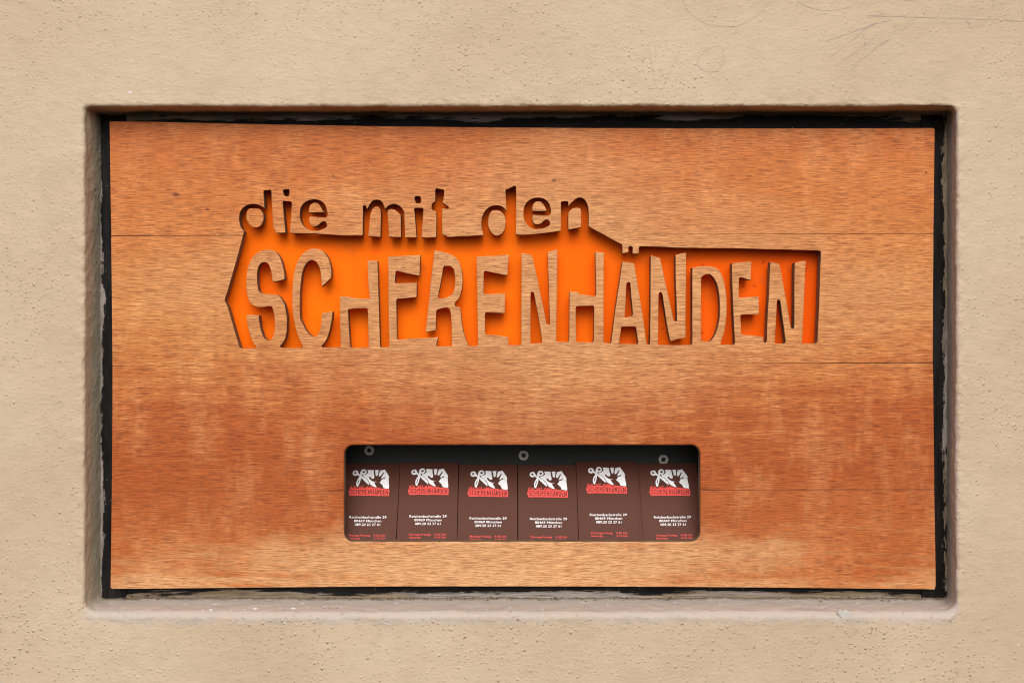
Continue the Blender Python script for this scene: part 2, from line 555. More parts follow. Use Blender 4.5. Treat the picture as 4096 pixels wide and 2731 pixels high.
def member(name, b, outer_axis, sign, mat, grain, smear):
    o = bevel_box(name, (b[0] - FO.x, b[1] - FO.x, b[2] - FO.y, b[3] - FO.y, b[4] - FO.z, b[5] - FO.z), 0.0008, mat, fr)
    co = [v.co[outer_axis] for v in o.data.vertices]
    lo, hi = min(co), max(co)
    at = o.data.attributes.new('outer', 'FLOAT', 'POINT')
    at.data.foreach_set('value', [((c - lo) / (hi - lo)) if sign > 0 else ((hi - c) / (hi - lo)) for c in co])
    o['grain'] = float(grain); o['smear'] = float(smear)
    return o


xl, xr, zb, zt = RB
SW = 0.0235
e_ = 0.0015
member('stile', (xl - e_, xl + SW, YB, 0.06, zb - e_, zt + e_), 0, -1, M_FZ, 1, 0.91)
member('stile', (xr - SW, xr + e_, YB, 0.06, zb - e_, zt + e_), 0, 1, M_FZ, 2, 0.79)
member('rail', (xl + SW + 0.0003, xr - SW - 0.0003, YB + 0.0004, 0.06, zt - 0.026, zt + e_), 2, 1, M_FX, 3, 0.82)
member('rail', (xl + SW + 0.0003, xr - SW - 0.0003, YB + 0.0004, 0.06, zb - e_, zb + 0.022), 2, -1, M_FX, 4, 0.70)

# ------------------------------------------------------------------ traced contours of the cut-out sign
Z = {'A': (880, 720, 4.612), 'B': (1380, 720, 4.612), 'C': (1880, 720, 4.612), 'D': (2300, 860, 4.612),
     'F': (880, 960, 3.408), 'G': (1330, 960, 3.408), 'H': (1680, 960, 3.408), 'I': (2050, 960, 3.408),
     'J': (2400, 960, 3.408), 'Q': (2750, 960, 3.409), 'E': (2800, 900, 3.135)}


def zc(key, s):
    ox, oy, k = Z[key]
    v = [float(t) for t in s.replace(',', ' ').split()]
    return [(ox + v[i] / k, oy + v[i + 1] / k) for i in range(0, len(v), 2)]


MAIN = (
    zc('A', '445 950 395 890 365 810 352 710 362 620 395 550 455 490 530 455 620 443 700 457 770 488 820 517 '
            '815 430 808 330 800 215 812 195 870 190 925 182 943 195 947 215 950 330 960 500 970 680 980 890 '
            '1000 903 1020 925 1015 962 1030 972 1120 975 1207 972 1190 800 1172 600 1155 410 1170 388 1230 395 1300 398 1325 415 '
            '1322 500 1308 700 1295 880 1292 978 1400 982 1700 990 2000 1005') +
    zc('B', '0 1023 150 1025 290 1024 328 1020 328 800 330 600 330 500 338 475 360 464 380 470 392 500 406 538 '
            '440 480 475 420 520 380 580 365 640 375 685 410 715 470 737 530 770 505 810 470 860 452 910 447 970 460 1030 500 1070 550 '
            '1090 610 1096 720 1105 900 1109 1057 1200 1062 1320 1058 1312 950 1300 800 1288 650 1276 545 1285 520 1340 515 1430 520 1447 540 '
            '1440 650 1425 850 1411 1063 1550 1062 1682 1055 1685 900 1687 750 1685 575 1640 570 1612 555 1600 530 1602 440 1625 420 1662 400 '
            '1666 300 1668 180 1690 155 1740 165 1810 180 1833 200 1830 240 1812 360 1800 425 1860 460 1905 490 1915 515 1895 535 1850 530 '
            '1792 528 1790 700 1793 900 1797 1000 1815 1018 1870 1030 1890 1050 1950 1050 2100 1040') +
    zc('C', '0 1032 120 1025 246 1022 235 960 215 880 212 790 222 700 250 620 300 550 370 495 440 472 490 468 560 478 620 512 668 575 '
            '672 540 665 400 655 205 665 180 740 150 800 118 830 108 848 125 850 200 850 500 848 750 846 1006 '
            '950 1012 1100 1005 1300 985 1500 962 1675 935 1680 700 1678 420 1690 397 1740 393 1795 395 1812 412 1815 482 '
            '1850 440 1900 395 1960 345 2030 322 2090 345 2140 400 2170 470 2185 540 2190 650 2186 857') +
    zc('D', '450 320 650 430 780 500 860 540 873 565 876 710 930 700 984 688 988 600 1000 580 1030 573 1055 585 1065 605 1062 711 '
            '1120 712 1179 708 1182 600 1195 580 1220 577 1500 585 1800 598') +
    zc('E', '0 289 400 292 800 302 1200 312 1480 320 1508 325 1517 345 1510 500 1500 800 1490 1100 1480 1300') +
    zc('Q', '1772 1385 1762 1403 1740 1409 1562 1408 1575 1150 1590 800 1605 450 1614 280 1540 290 1463 309 1458 600 1458 900 1455 1190 '
            '1445 1210 1425 1210 1408 1185 1390 1080 1360 900 1320 680 1285 480 1255 345 1245 328 1190 310 1130 300 '
            '1120 500 1110 750 1095 1000 1085 1250 1080 1380 1070 1398 1050 1398 1038 1385 1033 1313 950 1308 850 1300 770 1293 '
            '742 1285 733 1260 728 1150 722 1040 735 1018 850 1015 973 1013 974 900 970 770 900 773 800 780 700 788 700 650 702 530 715 505 '
            '760 515 810 535 863 545 866 420 872 295 760 300 606 318 608 500 618 750 628 1000 640 1250 648 1400 635 1425 610 1427 449 1422 '
            '470 1350 500 1250 520 1130 533 980 533 850 525 720 508 610 485 520 450 440 400 385 340 365 260 357 180 358 66 378 '
            '66 600 66 1000 66 1400 58 1424 40 1430') +
    zc('J', '1000 1432 793 1428 792 1300 795 1000 800 740 808 718 825 710 845 722 855 760 870 870 890 1000 910 1130 935 1270 960 1376 '
            '1060 1352 1166 1328 1166 1000 1170 600 1175 170 1100 185 1030 206 1032 500 1042 800 1050 1080 1042 1108 1020 1108 1000 1085 '
            '985 1010 950 850 905 640 870 480 840 340 815 245 800 238 692 212 690 500 688 900 685 1200 682 1400 670 1425 650 1427 635 1405 '
            '610 1220 580 1020 545 800 510 580 485 430 465 320 400 305 305 292 280 480 250 680 220 880 190 1100 165 1300 150 1400 138 1411') +
    zc('I', '1242 1398 1242 1000 1243 600 1245 172 1130 161 1135 400 1140 740 1130 763 1100 765 1000 750 905 735 892 708 778 703 '
            '776 1000 772 1340 765 1385 745 1390 597 1384 600 1000 606 600 612 135 580 133 481 166 490 500 500 800 510 1130 505 1150 480 1152 460 1130 '
            '445 1040 410 870 370 680 320 440 280 270 262 215 250 203 121 171 122 600 120 1000 120 1400 110 1425 90 1432') +
    zc('H', '1220 1435 1206 1422 1205 1325 1100 1305 990 1293 905 1292 890 1275 888 1150 886 1010 900 988 1020 990 1156 995 1158 850 1160 728 '
            '1050 732 880 738 865 725 868 560 870 440 885 420 920 428 1050 455 1191 485 1200 350 1212 200 1000 215 772 228 '
            '775 500 780 800 785 1100 788 1300 790 1420 780 1442 700 1445 660 1442 650 1415 625 1350 595 1260 575 1160 560 1030 548 935 530 915 '
            '490 905 475 890 475 860 490 840 525 800 550 740 572 660 580 560 575 450 560 380 530 300 480 235 400 190 300 160 194 139 '
            '190 200 170 380 145 600 120 850 95 1080 75 1256 140 1242 216 1228 218 1100 222 970 235 952 300 930 370 922 400 935 415 980 425 1080 '
            '432 1200 432 1350 436 1446 240 1448 221 1438 226 1410 247 1324 100 1332') +
    zc('G', '1100 1340 900 1357 880 1345 876 1250 873 1000 870 820 885 800 1000 792 1146 778 1147 680 1148 583 1000 588 865 592 852 575 855 500 '
            '860 430 880 420 1000 450 1186 487 1192 350 1198 206 980 215 758 228 762 500 765 900 770 1200 772 1440 760 1460 665 1465 648 1448 '
            '640 1200 632 900 622 600 612 284 545 280 478 275 485 500 498 700 509 801 400 800 250 785 235 775 101 771 102 1000 108 1250 115 1458') +
    zc('F', '1400 1465 1385 1450 1395 1430 1430 1390 1465 1320 1495 1220 1520 1100 1536 975 1470 983 1387 1000 1383 1080 1375 1160 1355 1240 1325 1300 '
            '1285 1318 1240 1302 1180 1240 1130 1150 1100 1090 1090 1040 1087 900 1092 700 1105 550 1120 450 1150 360 1195 300 1250 270 1300 290 '
            '1345 350 1370 430 1380 520 1391 630 1450 575 1512 515 1515 400 1490 290 1450 205 1400 150 1330 120 1270 115 1200 135 1130 185 1070 270 '
            '1030 370 1005 480 990 640 985 800 990 950 1005 1070 1030 1190 1065 1310 1105 1400 1132 1450 1120 1469 840 1468 815 1450 830 1430 '
            '870 1380 900 1290 910 1180 910 1060 895 950 870 860 835 800 790 755 730 740 640 735 560 722 525 695 515 640 505 540 505 460 '
            '520 380 555 320 600 300 645 315 675 360 695 420 710 500 720 571 800 555 880 536 878 480 860 380 835 290 800 210 750 155 700 135 '
            '630 130 560 145 500 180 440 240 395 330 370 430 358 560 362 680 380 780 410 850 450 890 510 910 590 912 670 903 705 910 720 940 '
            '740 1040 748 1130 745 1230 725 1310 695 1358 655 1370 610 1345 575 1280 548 1190 535 1110 530 1028 450 1018 362 1020 '
            '370 1120 390 1220 420 1320 455 1400 497 1455 485 1471 290 1475 268 1465 250 1410 200 1240 150 1070 100 900 66 830 66 805 90 735 150 530 220 290')
)
HOLES = [
    MAIN,
    zc('A', '1158 205 1170 182 1235 172 1268 172 1278 190 1280 240 1276 285 1255 303 1200 300 1183 280 1165 230'),
    zc('A', '1475 590 1480 545 1510 470 1560 415 1640 375 1745 360 1840 378 1910 430 1955 500 1975 570 1988 640 1975 675 1935 692 1860 688 1750 682 '
            '1648 674 1645 740 1655 800 1690 840 1740 855 1790 845 1835 812 1875 775 1915 762 1955 785 1972 830 1960 870 1920 895 1860 920 1790 935 '
            '1700 935 1630 915 1560 865 1510 800 1480 720 1472 650'),
    zc('B', '1280 335 1290 310 1340 300 1380 303 1397 325 1400 370 1398 405 1385 430 1340 433 1312 425 1298 395'),
    zc('C', '988 600 995 530 1030 440 1080 385 1150 345 1250 328 1340 340 1410 380 1460 440 1485 520 1493 590 1480 635 1440 658 1380 655 1158 644 '
            '1150 690 1155 750 1180 800 1230 820 1290 810 1330 785 1370 745 1410 730 1450 745 1475 790 1470 830 1430 860 1370 885 1280 903 1200 905 '
            '1120 880 1060 830 1010 750 990 670'),
    zc('Q', '188 510 200 495 240 472 290 465 330 485 375 540 410 620 430 720 440 820 443 950 438 1060 420 1160 395 1250 355 1330 310 1378 270 1387 220 1380 184 1368 185 1100 186 800'),
    zc('Q', '1220 840 1228 820 1245 815 1265 828 1270 860 1285 980 1305 1120 1325 1270 1338 1390 1325 1410 1200 1412 1190 1400 1200 1200 1212 1000'),
    zc('I', '862 925 870 905 900 900 1100 895 1112 910 1112 1100 1108 1370 1095 1393 890 1390 870 1385 865 1200 862 1000'),
    zc('I', '247 735 252 712 270 705 290 715 300 760 330 920 360 1080 385 1240 405 1380 398 1402 265 1412 247 1408 245 1200 246 900'),
    zc('J', '360 610 368 580 388 572 408 582 415 620 425 750 440 900 448 1015 440 1035 345 1058 338 1045 345 900 355 720'),
    zc('J', '288 1195 300 1180 400 1178 480 1180 492 1195 505 1290 522 1400 510 1420 270 1412 260 1400 275 1300'),
    zc('H', '318 375 330 355 380 352 425 365 460 395 470 450 480 530 475 620 465 680 445 730 400 765 330 790 265 797 245 780 252 730 275 620 300 480'),
    zc('G', '212 955 220 942 340 932 465 928 480 940 482 1000 488 1200 493 1450 488 1465 260 1468 238 1455 230 1300 218 1100'),
]
ISLANDS = [
    zc('A', '480 680 490 610 510 555 545 530 620 527 700 532 755 560 790 610 802 670 800 740 775 800 735 850 690 872 640 875 580 855 530 800 495 740'),
    zc('A', '1643 600 1642 530 1660 475 1695 437 1745 422 1790 428 1830 460 1870 520 1900 575 1922 600'),
    zc('B', '428 1037 440 900 455 760 470 640 490 570 525 515 575 493 620 500 645 535 658 590 660 800 652 1050 540 1042'),
    zc('B', '810 1051 800 850 792 700 785 590 805 550 850 537 910 548 960 580 1000 620 1028 650 1030 800 1032 1056 920 1052'),
    zc('C', '335 770 345 680 370 610 410 570 480 558 540 568 600 610 640 670 655 750 650 850 630 930 590 985 530 1018 470 1022 420 995 370 930 340 850'),
    zc('C', '1150 572 1152 500 1170 445 1205 410 1250 397 1300 405 1345 440 1385 500 1416 571 1280 573'),
    zc('C', '1812 640 1820 600 1850 560 1890 530 1950 515 2010 518 2040 540 2048 580 2050 700 2048 868 2030 875 1900 900 1818 919 1812 800'),
]
OUTLINE = [(438, 486), (560, 487), (800, 492), (1150, 499), (1500, 505), (2100, 511), (2700, 513.5), (3350, 514), (3733, 512.5), (3739, 518),
           (3737, 700), (3734, 1000), (3732, 1300), (3735, 1700), (3740, 2100), (3743, 2340), (3738, 2356),
           (3400, 2352), (2700, 2346), (2100, 2344), (1500, 2345), (900, 2350), (450, 2354), (442, 2348), (445, 2100), (449, 1700), (449, 1400), (446, 1100), (442, 800)]


def rounded_rect(l, t, r, b, rad, n=10):
    pts = []
    for cx, cy, a0 in ((r - rad, t + rad, -90), (r - rad, b - rad, 0), (l + rad, b - rad, 90), (l + rad, t + rad, 180)):
        for i in range(n + 1):
            a = math.radians(a0 + 90 * i / n)
            pts.append((cx + rad * math.cos(a), cy + rad * math.sin(a)))
    return pts


def smooth(pts, sub=4, corner=42):
    n = len(pts)
    sharp = []
    for i in range(n):
        a, b, c = Vector(pts[i - 1]), Vector(pts[i]), Vector(pts[(i + 1) % n])
        u, w = b - a, c - b
        sharp.append(u.length < 1e-6 or w.length < 1e-6 or math.degrees(u.angle(w)) > corner)
    out = []
    for i in range(n):
        p0, p1, p2, p3 = (Vector(pts[(i + k) % n]) for k in (-1, 0, 1, 2))
        L = (p2 - p1).length
        def tan(a, b, c, sh):
            if sh: return (p2 - p1)
            la, lc = (b - a).length, (c - b).length
            t = (b - a) / la + (c - b) / lc
            return t.normalized() * min(L, 1.6 * min(la, lc))
        t1 = tan(p0, p1, p2, sharp[i]); t2 = tan(p1, p2, p3, sharp[(i + 1) % n])
        k = sub if L > 4 else 2
        for s in range(k):
            t = s / k
            h = p1 * (2 * t ** 3 - 3 * t ** 2 + 1) + t1 * (t ** 3 - 2 * t ** 2 + t) + p2 * (-2 * t ** 3 + 3 * t ** 2) + t2 * (t ** 3 - t ** 2)
            out.append((h.x, h.y))
    return out


WINDOW = rounded_rect(1377, 1780, 2800, 2165, 36)
contours = [smooth(OUTLINE, 2)] + [smooth(h) for h in HOLES] + [WINDOW] + [smooth(h) for h in ISLANDS]
WIN_I = 1 + len(HOLES)
JOINTS = [[(425, 943.5), (990, 942)], [(2395, 938), (3755, 934.5)], [(425, 1464), (3755, 1450.5)], [(425, 1965), (3755, 1957.5)]]

JW = [(1.0, 0.5, 0.4), (0.3, 0.3, 0.8), (0.35, 0.12, 1.1), (0.3, 0.2, 0.9)]      # how open each joint is: left, middle, right

panel = empty('sign_panel', P(2048, 2350, 0.006))
tag(panel, 'weathered veneered wooden panel with lettering cut out over orange acrylic', 'sign')
PO = panel.location.copy()
T = 0.012


def build_panel():
    vs, es, kind = [], [], []
    for ci, c in enumerate(contours):
        b = len(vs)
        vs += [Vector(p) for p in c]
        for i in range(len(c)):
            es.append((b + i, b + (i + 1) % len(c))); kind.append('w' if ci == WIN_I else 'c')
    for j in JOINTS:
        b = len(vs)
        m = 24
        for i in range(m + 1):
            t = i / m
            vs.append(Vector((j[0][0] + (j[1][0] - j[0][0]) * t, j[0][1] + (j[1][1] - j[0][1]) * t)))
        for i in range(m):
            es.append((b + i, b + i + 1)); kind.append('j%d' % JOINTS.index(j))
    rv, re, rf, _, oe, _ = geometry.delaunay_2d_cdt(vs, es, [], 0, 1e-5)
    ek = {}
    for e, src in zip(re, oe):
        ks = {kind[s] for s in src if s < len(kind)}
        if ks: ek[tuple(sorted(e))] = ks
    # even-odd inside test with numpy
    cen = np.array([[sum(rv[i][0] for i in f) / 3, sum(rv[i][1] for i in f) / 3] for f in rf])
    cross = np.zeros(len(rf), dtype=int)
    for c in contours:
        a = np.array(c); b = np.roll(a, -1, axis=0)
        for (x0, y0), (x1, y1) in zip(a, b):
            if y0 == y1: continue
            hit = ((y0 > cen[:, 1]) != (y1 > cen[:, 1])) & (cen[:, 0] < (x1 - x0) * (cen[:, 1] - y0) / (y1 - y0) + x0)
            cross += hit
    keep = [f for f, k in zip(rf, cross) if k % 2 == 1]
    # connected pieces, not crossing constraint edges
    e2f = {}
    for fi, f in enumerate(keep):
        for i in range(3):
            e2f.setdefault(tuple(sorted((f[i], f[(i + 1) % 3]))), []).append(fi)
    comp = [-1] * len(keep)
    comps = []
    for s in range(len(keep)):
        if comp[s] >= 0: continue
        comp[s] = len(comps); st = [s]; cur = []
        while st:
            fi = st.pop(); cur.append(fi)
            f = keep[fi]
            for i in range(3):
                e = tuple(sorted((f[i], f[(i + 1) % 3])))
                if e in ek: continue
                for o in e2f[e]:
                    if comp[o] < 0: comp[o] = comp[s]; st.append(o)
        comps.append(cur)
    pieces = []
    for cur in comps:
        area = 0
        for fi in cur:
            a, b, c = (rv[i] for i in keep[fi])
            area += abs((b[0] - a[0]) * (c[1] - a[1]) - (c[0] - a[0]) * (b[1] - a[1])) / 2
        pieces.append((area, cur))
    pieces = [p for p in pieces if p[0] > 60]
    pieces.sort(key=lambda p: -p[0])
    made = []
    for area, cur in pieces:
        tris = []
        for fi in cur:
            a, b, c = keep[fi]
            if (rv[b][0] - rv[a][0]) * (rv[c][1] - rv[a][1]) - (rv[c][0] - rv[a][0]) * (rv[b][1] - rv[a][1]) > 0: b, c = c, b
            tris.append((a, b, c))     # y is down in the photo: this order faces the camera (-Y)
        dirs = {}
        for t in tris:
            for i in range(3): dirs[(t[i], t[(i + 1) % 3])] = True
        bnd = [(a, b) for (a, b) in dirs if (b, a) not in dirs]
        idx = {}
        for t in tris:
            for i in t: idx.setdefault(i, len(idx))
        # inward normal per boundary vertex (in photo pixels)
        nor, rad, gap = {}, {}, {}
        for a, b in bnd:
            d = Vector((rv[b][0] - rv[a][0], rv[b][1] - rv[a][1]))
            if d.length < 1e-9: continue
            d.normalize()
            nn = Vector((d.y, -d.x))
            ks = ek.get(tuple(sorted((a, b))), {'c'})
            for v in (a, b):
                nor.setdefault(v, []).append(nn)
                jn = [k_ for k_ in ks if k_[0] == 'j']
                t_ = (rv[v][0] - 440) / 3300
                js = 0.0
                if jn:
                    l_, m_, r_ = JW[int(jn[0][1])]
                    js = l_ + (m_ - l_) * t_ * 2 if t_ < 0.5 else m_ + (r_ - m_) * (t_ * 2 - 1)
                rr = 0.0019 if 'w' in ks else (0.00042 * js if jn else 0.00035)
                rad[v] = max(rad.get(v, 0), rr)
                if jn: gap[v] = 0.00003 + 0.00020 * js ** 2
        verts = []
        def W(px, py, y): return P(px, py) + Vector((0, y, 0)) - PO
        nv = {}
        for v, ls in nor.items():
            s = sum(ls, Vector((0, 0)))
            if s.length < 1e-6: s = ls[0]
            s.normalize()
            c = max(0.45, min(s.dot(l) for l in ls))
            nv[v] = s / c
        def pos(v, inset, y):
            p = rv[v]
            if v in nv:
                q = Vector((p[0], p[1])) + nv[v] * (inset / K)
                return W(q.x, q.y, y)
            return W(p[0], p[1], y)
        inv = sorted(idx, key=idx.get)
        for v in inv: verts.append(pos(v, rad.get(v, 0) + gap.get(v, 0), 0.0))
        faces = [tuple(idx[i] for i in t) for t in tris]
        bv = [v for v in inv if v in nor]
        rings = [{v: idx[v] for v in bv}]
        for k in (1, 2, 3):
            th = k / 3 * math.pi / 2
            rg = {}
            for v in bv:
                r = rad[v]
                rg[v] = len(verts); verts.append(pos(v, r * (1 - math.sin(th)) + gap.get(v, 0), r * (1 - math.cos(th))))
            rings.append(rg)
        rg = {}
        for v in bv: rg[v] = len(verts); verts.append(pos(v, gap.get(v, 0), T))
        rings.append(rg)
        for a, b in bnd:
            if a not in nor or b not in nor: continue
            for r0, r1 in zip(rings, rings[1:]): faces.append((r0[b], r0[a], r1[a], r1[b]))
        # back
        nb = len(verts)
        bi = {}
        for v in inv:
            if v in rg: bi[v] = rg[v]
            else: bi[v] = len(verts); verts.append(pos(v, 0, T))
        for t in tris: faces.append((bi[t[0]], bi[t[2]], bi[t[1]]))
        cy = sum(rv[v][1] for v in inv) / len(inv)
        name = 'plank' if area > 200000 else 'letter_infill'
        o = mesh_obj(name, verts, faces, M_WOOD, panel)
        made.append((name, area, cy, o))
    planks = sorted([m for m in made if m[0] == 'plank'], key=lambda m: m[2])
    for i, m in enumerate(planks): m[3]['grain'] = float(i)
    for m in made:
        if m[0] != 'plank': m[3]['grain'] = 0.0
    print('PANEL pieces', [(m[0], int(m[1]), int(m[2])) for m in made])


build_panel()
# orange sheet behind the cut-outs
a, b = P(840, 715), P(3345, 1440)
v, f = box_verts(a.x - PO.x, b.x - PO.x, T + 0.0065 - PO.y, T + 0.0095 - PO.y, b.z - PO.z, a.z - PO.z)
mesh_obj('acrylic_sheet', v, f, M_ACR, panel)

# ------------------------------------------------------------------ card holder behind the slot
hold = empty('card_holder', P(2088, 2200, 0.03))
tag(hold, 'black card holder fixed behind the slot in the wooden panel', 'holder')
HO = hold.location.copy()
YP = 0.067
a, b = P(1300, 1690, YP), P(2880, 2230, YP)
bevel_box('back_plate', (a.x - HO.x, b.x - HO.x, YP - HO.y, YP + 0.004 - HO.y, b.z - HO.z, a.z - HO.z), 0.0005, M_BLACK, hold)
zf = P(2088, 2205, 0.02).z
bevel_box('ledge', (a.x - HO.x, b.x - HO.x, 0.0125 - HO.y, YP - HO.y, zf - 0.004 - HO.z, zf - HO.z), 0.0005, M_BLACK, hold)


def text_geo(s, bold=0.012, spacing=1.0):
    cu = bpy.data.curves.new('t', 'FONT')
    cu.body = s
    cu.size = 1.0
    cu.offset = bold
    cu.space_character = spacing
    cu.resolution_u = 3
    cu.fill_mode = 'FRONT'
    o = bpy.data.objects.new('t', cu)
    C.objects.link(o)
    dg = bpy.context.evaluated_depsgraph_get()
    me = o.evaluated_get(dg).to_mesh()
    vs = [(v.co.x, v.co.y) for v in me.vertices]
    fs = [tuple(p.vertices) for p in me.polygons]
    o.evaluated_get(dg).to_mesh_clear()
    bpy.data.objects.remove(o); bpy.data.curves.remove(cu)
    return vs, fs


CAP = max(v[1] for v in text_geo('H', 0.0)[0])


def lathe(prof, n=28):
    vs, fs = [], []
    for r, y in prof:
        for i in range(n):
            a = 2 * math.pi * i / n
            vs.append((r * math.cos(a), y, r * math.sin(a)))
    for k in range(len(prof) - 1):
        for i in range(n):
            j = (i + 1) % n
            fs.append((k * n + i, k * n + j, (k + 1) * n + j, (k + 1) * n + i))
    return vs, fs


def screw(px, py, turn):
    c = P(px, py, YP) - HO
    vs, fs = lathe([(0.00485, 0.0), (0.00475, -0.0009), (0.0045, -0.0012), (0.0024, -0.0010), (0.0021, -0.0004)])
    o = mesh_obj('screw', vs, fs, M_STEEL, hold, True)
    o.location = c
    vs, fs = lathe([(0.00212, -0.0005), (0.0019, 0.0), (0.0013, -0.0002), (0.0006, -0.0010), (0.0001, -0.0012)], 12)
    s = mesh_obj('socket', vs, fs, M_STEEL_D, o)
    # maker's letters stamped round the head
    V, F = [], []
    word = 'ASSY' * 3
    for i, ch in enumerate(word):
        tv, tf = text_geo(ch, 0.02)
        if not tv: continue
        cx = (min(p[0] for p in tv) + max(p[0] for p in tv)) / 2
        a = math.radians(90 - i * 30 + turn)
        k = 0.0017
        b0 = len(V)
        for (x, y) in tv:
            tx, ty = (x - cx) * k, y * k + 0.0028
            V.append((tx * math.sin(a) + ty * math.cos(a), -0.00125, ty * math.sin(a) - tx * math.cos(a)))
        F += [tuple(b0 + j for j in q) for q in tf]
    mesh_obj('stamped_lettering', V, F, M_STEEL_D, o)
    return o


for q in ((1477, 1801, 40), (2094.5, 1821, -60), (2653.7, 1837.7, 10)): screw(*q)

# ------------------------------------------------------------------ business cards
Y0, Y1 = 0.0185, 0.0605
Ob = P(2048, 2160, Y0)
Ot = P(2048, 1856, Y1)
ev = (Ot - Ob).normalized()
eu = Vector((1, 0, 0))
en = eu.cross(ev)
CAMP = Vector((0, -D, 0))


def on_plane(px, py):
    d = P(px, py) - CAMP
    t = (Ob - CAMP).dot(en) / d.dot(en)
    w = CAMP + d * t - Ob
    return Vector((w.dot(eu), w.dot(ev)))


TIPS = [((1394.8, 1966.2), (1558.7, 1982.3)), ((1632.4, 1965.7), (1795.7, 1981.0)), ((1870.0, 1970.2), (2033.0, 1986.3)),
        ((2108.7, 1973.4), (2271.3, 1989.5)), ((2344.4, 1960.9), (2507.0, 1976.4)), ((2597.2, 1967.5), (2760.5, 1981.7))]
fits = []
r0a, r0b = on_plane(*TIPS[2][0]), on_plane(*TIPS[2][1])
a0 = math.atan2((r0b - r0a).y, (r0b - r0a).x)
for tA, tB in TIPS:
    pa_, pb_ = on_plane(*tA), on_plane(*tB)
    ang = math.atan2((pb_ - pa_).y, (pb_ - pa_).x) - a0
    fits.append((pa_, ang))


def to_local(px, py, card):
    """photo pixel on card number `card` -> card coordinates (origin: tip of the red banner)"""
    w = on_plane(px, py) - fits[card][0]
    c, s = math.cos(-fits[card][1]), math.sin(-fits[card][1])
    return Vector((w.x * c - w.y * s, w.x * s + w.y * c))


def lg(s):
    v = [float(t) for t in s.replace(',', ' ').split()]
    return [to_local(1830 + v[i] / 9.408, 1850 + v[i + 1] / 9.408, 2) for i in range(0, len(v), 2)]


def fill(contours_, h):
    """flat filled shape with holes at height h above the card; card coordinates -> (u, v, h)"""
    vs, es = [], []
    for c in contours_:
        b = len(vs)
        vs += [p * 1000 for p in c]
        es += [(b + i, b + (i + 1) % len(c)) for i in range(len(c))]
    rv, _, rf, *_ = geometry.delaunay_2d_cdt(vs, es, [], 0, 1e-5)
    keep = []
    for f in rf:
        cx, cy = sum(rv[i].x for i in f) / 3, sum(rv[i].y for i in f) / 3
        n = 0
        for c in contours_:
            for i in range(len(c)):
                p, q = c[i] * 1000, c[(i + 1) % len(c)] * 1000
                if (p.y > cy) != (q.y > cy) and cx < (q.x - p.x) * (cy - p.y) / (q.y - p.y) + p.x: n += 1
        if n % 2:
            a, b, c_ = (rv[i] for i in f)
            if (b - a).cross(c_ - a) < 0: f = list(reversed(f))
            keep.append(tuple(f))
    return [(v.x / 1000, v.y / 1000, h) for v in rv], keep


def join(parts):
    V, F = [], []
    for v, f in parts:
        b = len(V)
        V += v; F += [tuple(b + i for i in q) for q in f]
    return V, F


def ribbon(pts, w, h):
    V, F = [], []
    n = len(pts)
    for i, p in enumerate(pts):
        a = pts[max(i - 1, 0)]; b = pts[min(i + 1, n - 1)]
        d1 = (p - a) if i > 0 else (b - p)
        d2 = (b - p) if i < n - 1 else (p - a)
        t = (d1.normalized() + d2.normalized())
        if t.length < 1e-6: t = d1
        t.normalize()
        nn = Vector((-t.y, t.x))
        k = 1 / max(0.5, abs(nn.dot(Vector((-d1.y, d1.x)).normalized())))
        e = t * (w / 2) * (-1 if i == 0 else 1 if i == n - 1 else 0)
        V += [tuple(p + e + nn * w / 2 * k) + (h,), tuple(p + e - nn * w / 2 * k) + (h,)]
    for i in range(n - 1): F.append((2 * i, 2 * i + 1, 2 * i + 3, 2 * i + 2))
    return V, F


PX = (to_local(1970, 1970, 2) - to_local(1870, 1970, 2)).x / 100       # one photo pixel on the card
H1, H2 = 0.00006, 0.00012
SCISSORS = fill([lg('485 415 510 355 575 325 650 325 685 365 715 435 770 485 775 480 772 400 805 325 870 283 960 290 995 340 1020 385 1000 430 960 470 900 480 850 478 835 495 832 520 850 540 '
                    '960 600 1020 650 1070 710 1110 770 1130 840 1128 875 1090 855 1000 775 880 665 815 600 805 680 780 770 740 880 710 930 680 942 655 900 645 830 645 770 665 700 700 640 755 555 '
                    '680 500 640 520 580 528 530 510 500 480 488 440'),
                 lg('545 415 565 385 600 380 630 405 625 435 590 460 560 445'), lg('858 390 870 355 910 340 945 355 958 390 935 418 870 420'),
                 lg('755 655 720 700 692 790 690 860 710 820 740 730')], H1)
HAND = join([fill([lg('1040 310 1210 310 1278 322 1280 400 1290 480 1312 550 1300 635 1220 635 1195 610 1140 555 1105 580 1130 640 1190 695 1260 735 1330 750 1420 752 1310 775 1350 840 1420 950 1415 962 '
                      '1330 950 1180 865 1130 780 1080 690 990 610 895 545 868 505 990 485 1070 415 1050 350')], H1),
             fill([lg('1320 325 1345 312 1470 312 1455 350 1450 440 1435 500 1418 535 1375 535 1355 495 1345 420 1338 360')], H1),
             fill([lg('1530 322 1580 320 1690 292 1750 380 1840 510 1870 575 1852 650 1870 800 1888 930 1880 1020 1770 1005 1675 985 1655 930 1640 890 1580 830 1518 772 1570 730 1595 668 1700 635 1725 610 '
                      '1725 585 1690 588 1640 615 1570 632 1590 580 1640 480 1668 420 1650 402 1620 430 1580 495 1530 550 1480 550 1480 470 1500 400')], H1)])
BANNER = fill([lg('425 1000 800 1000 1000 990 1200 985 1300 975 1420 975 1570 1000 1905 1042 1900 1288 1500 1280 1100 1275 700 1270 425 1278 375 1130')], H1)
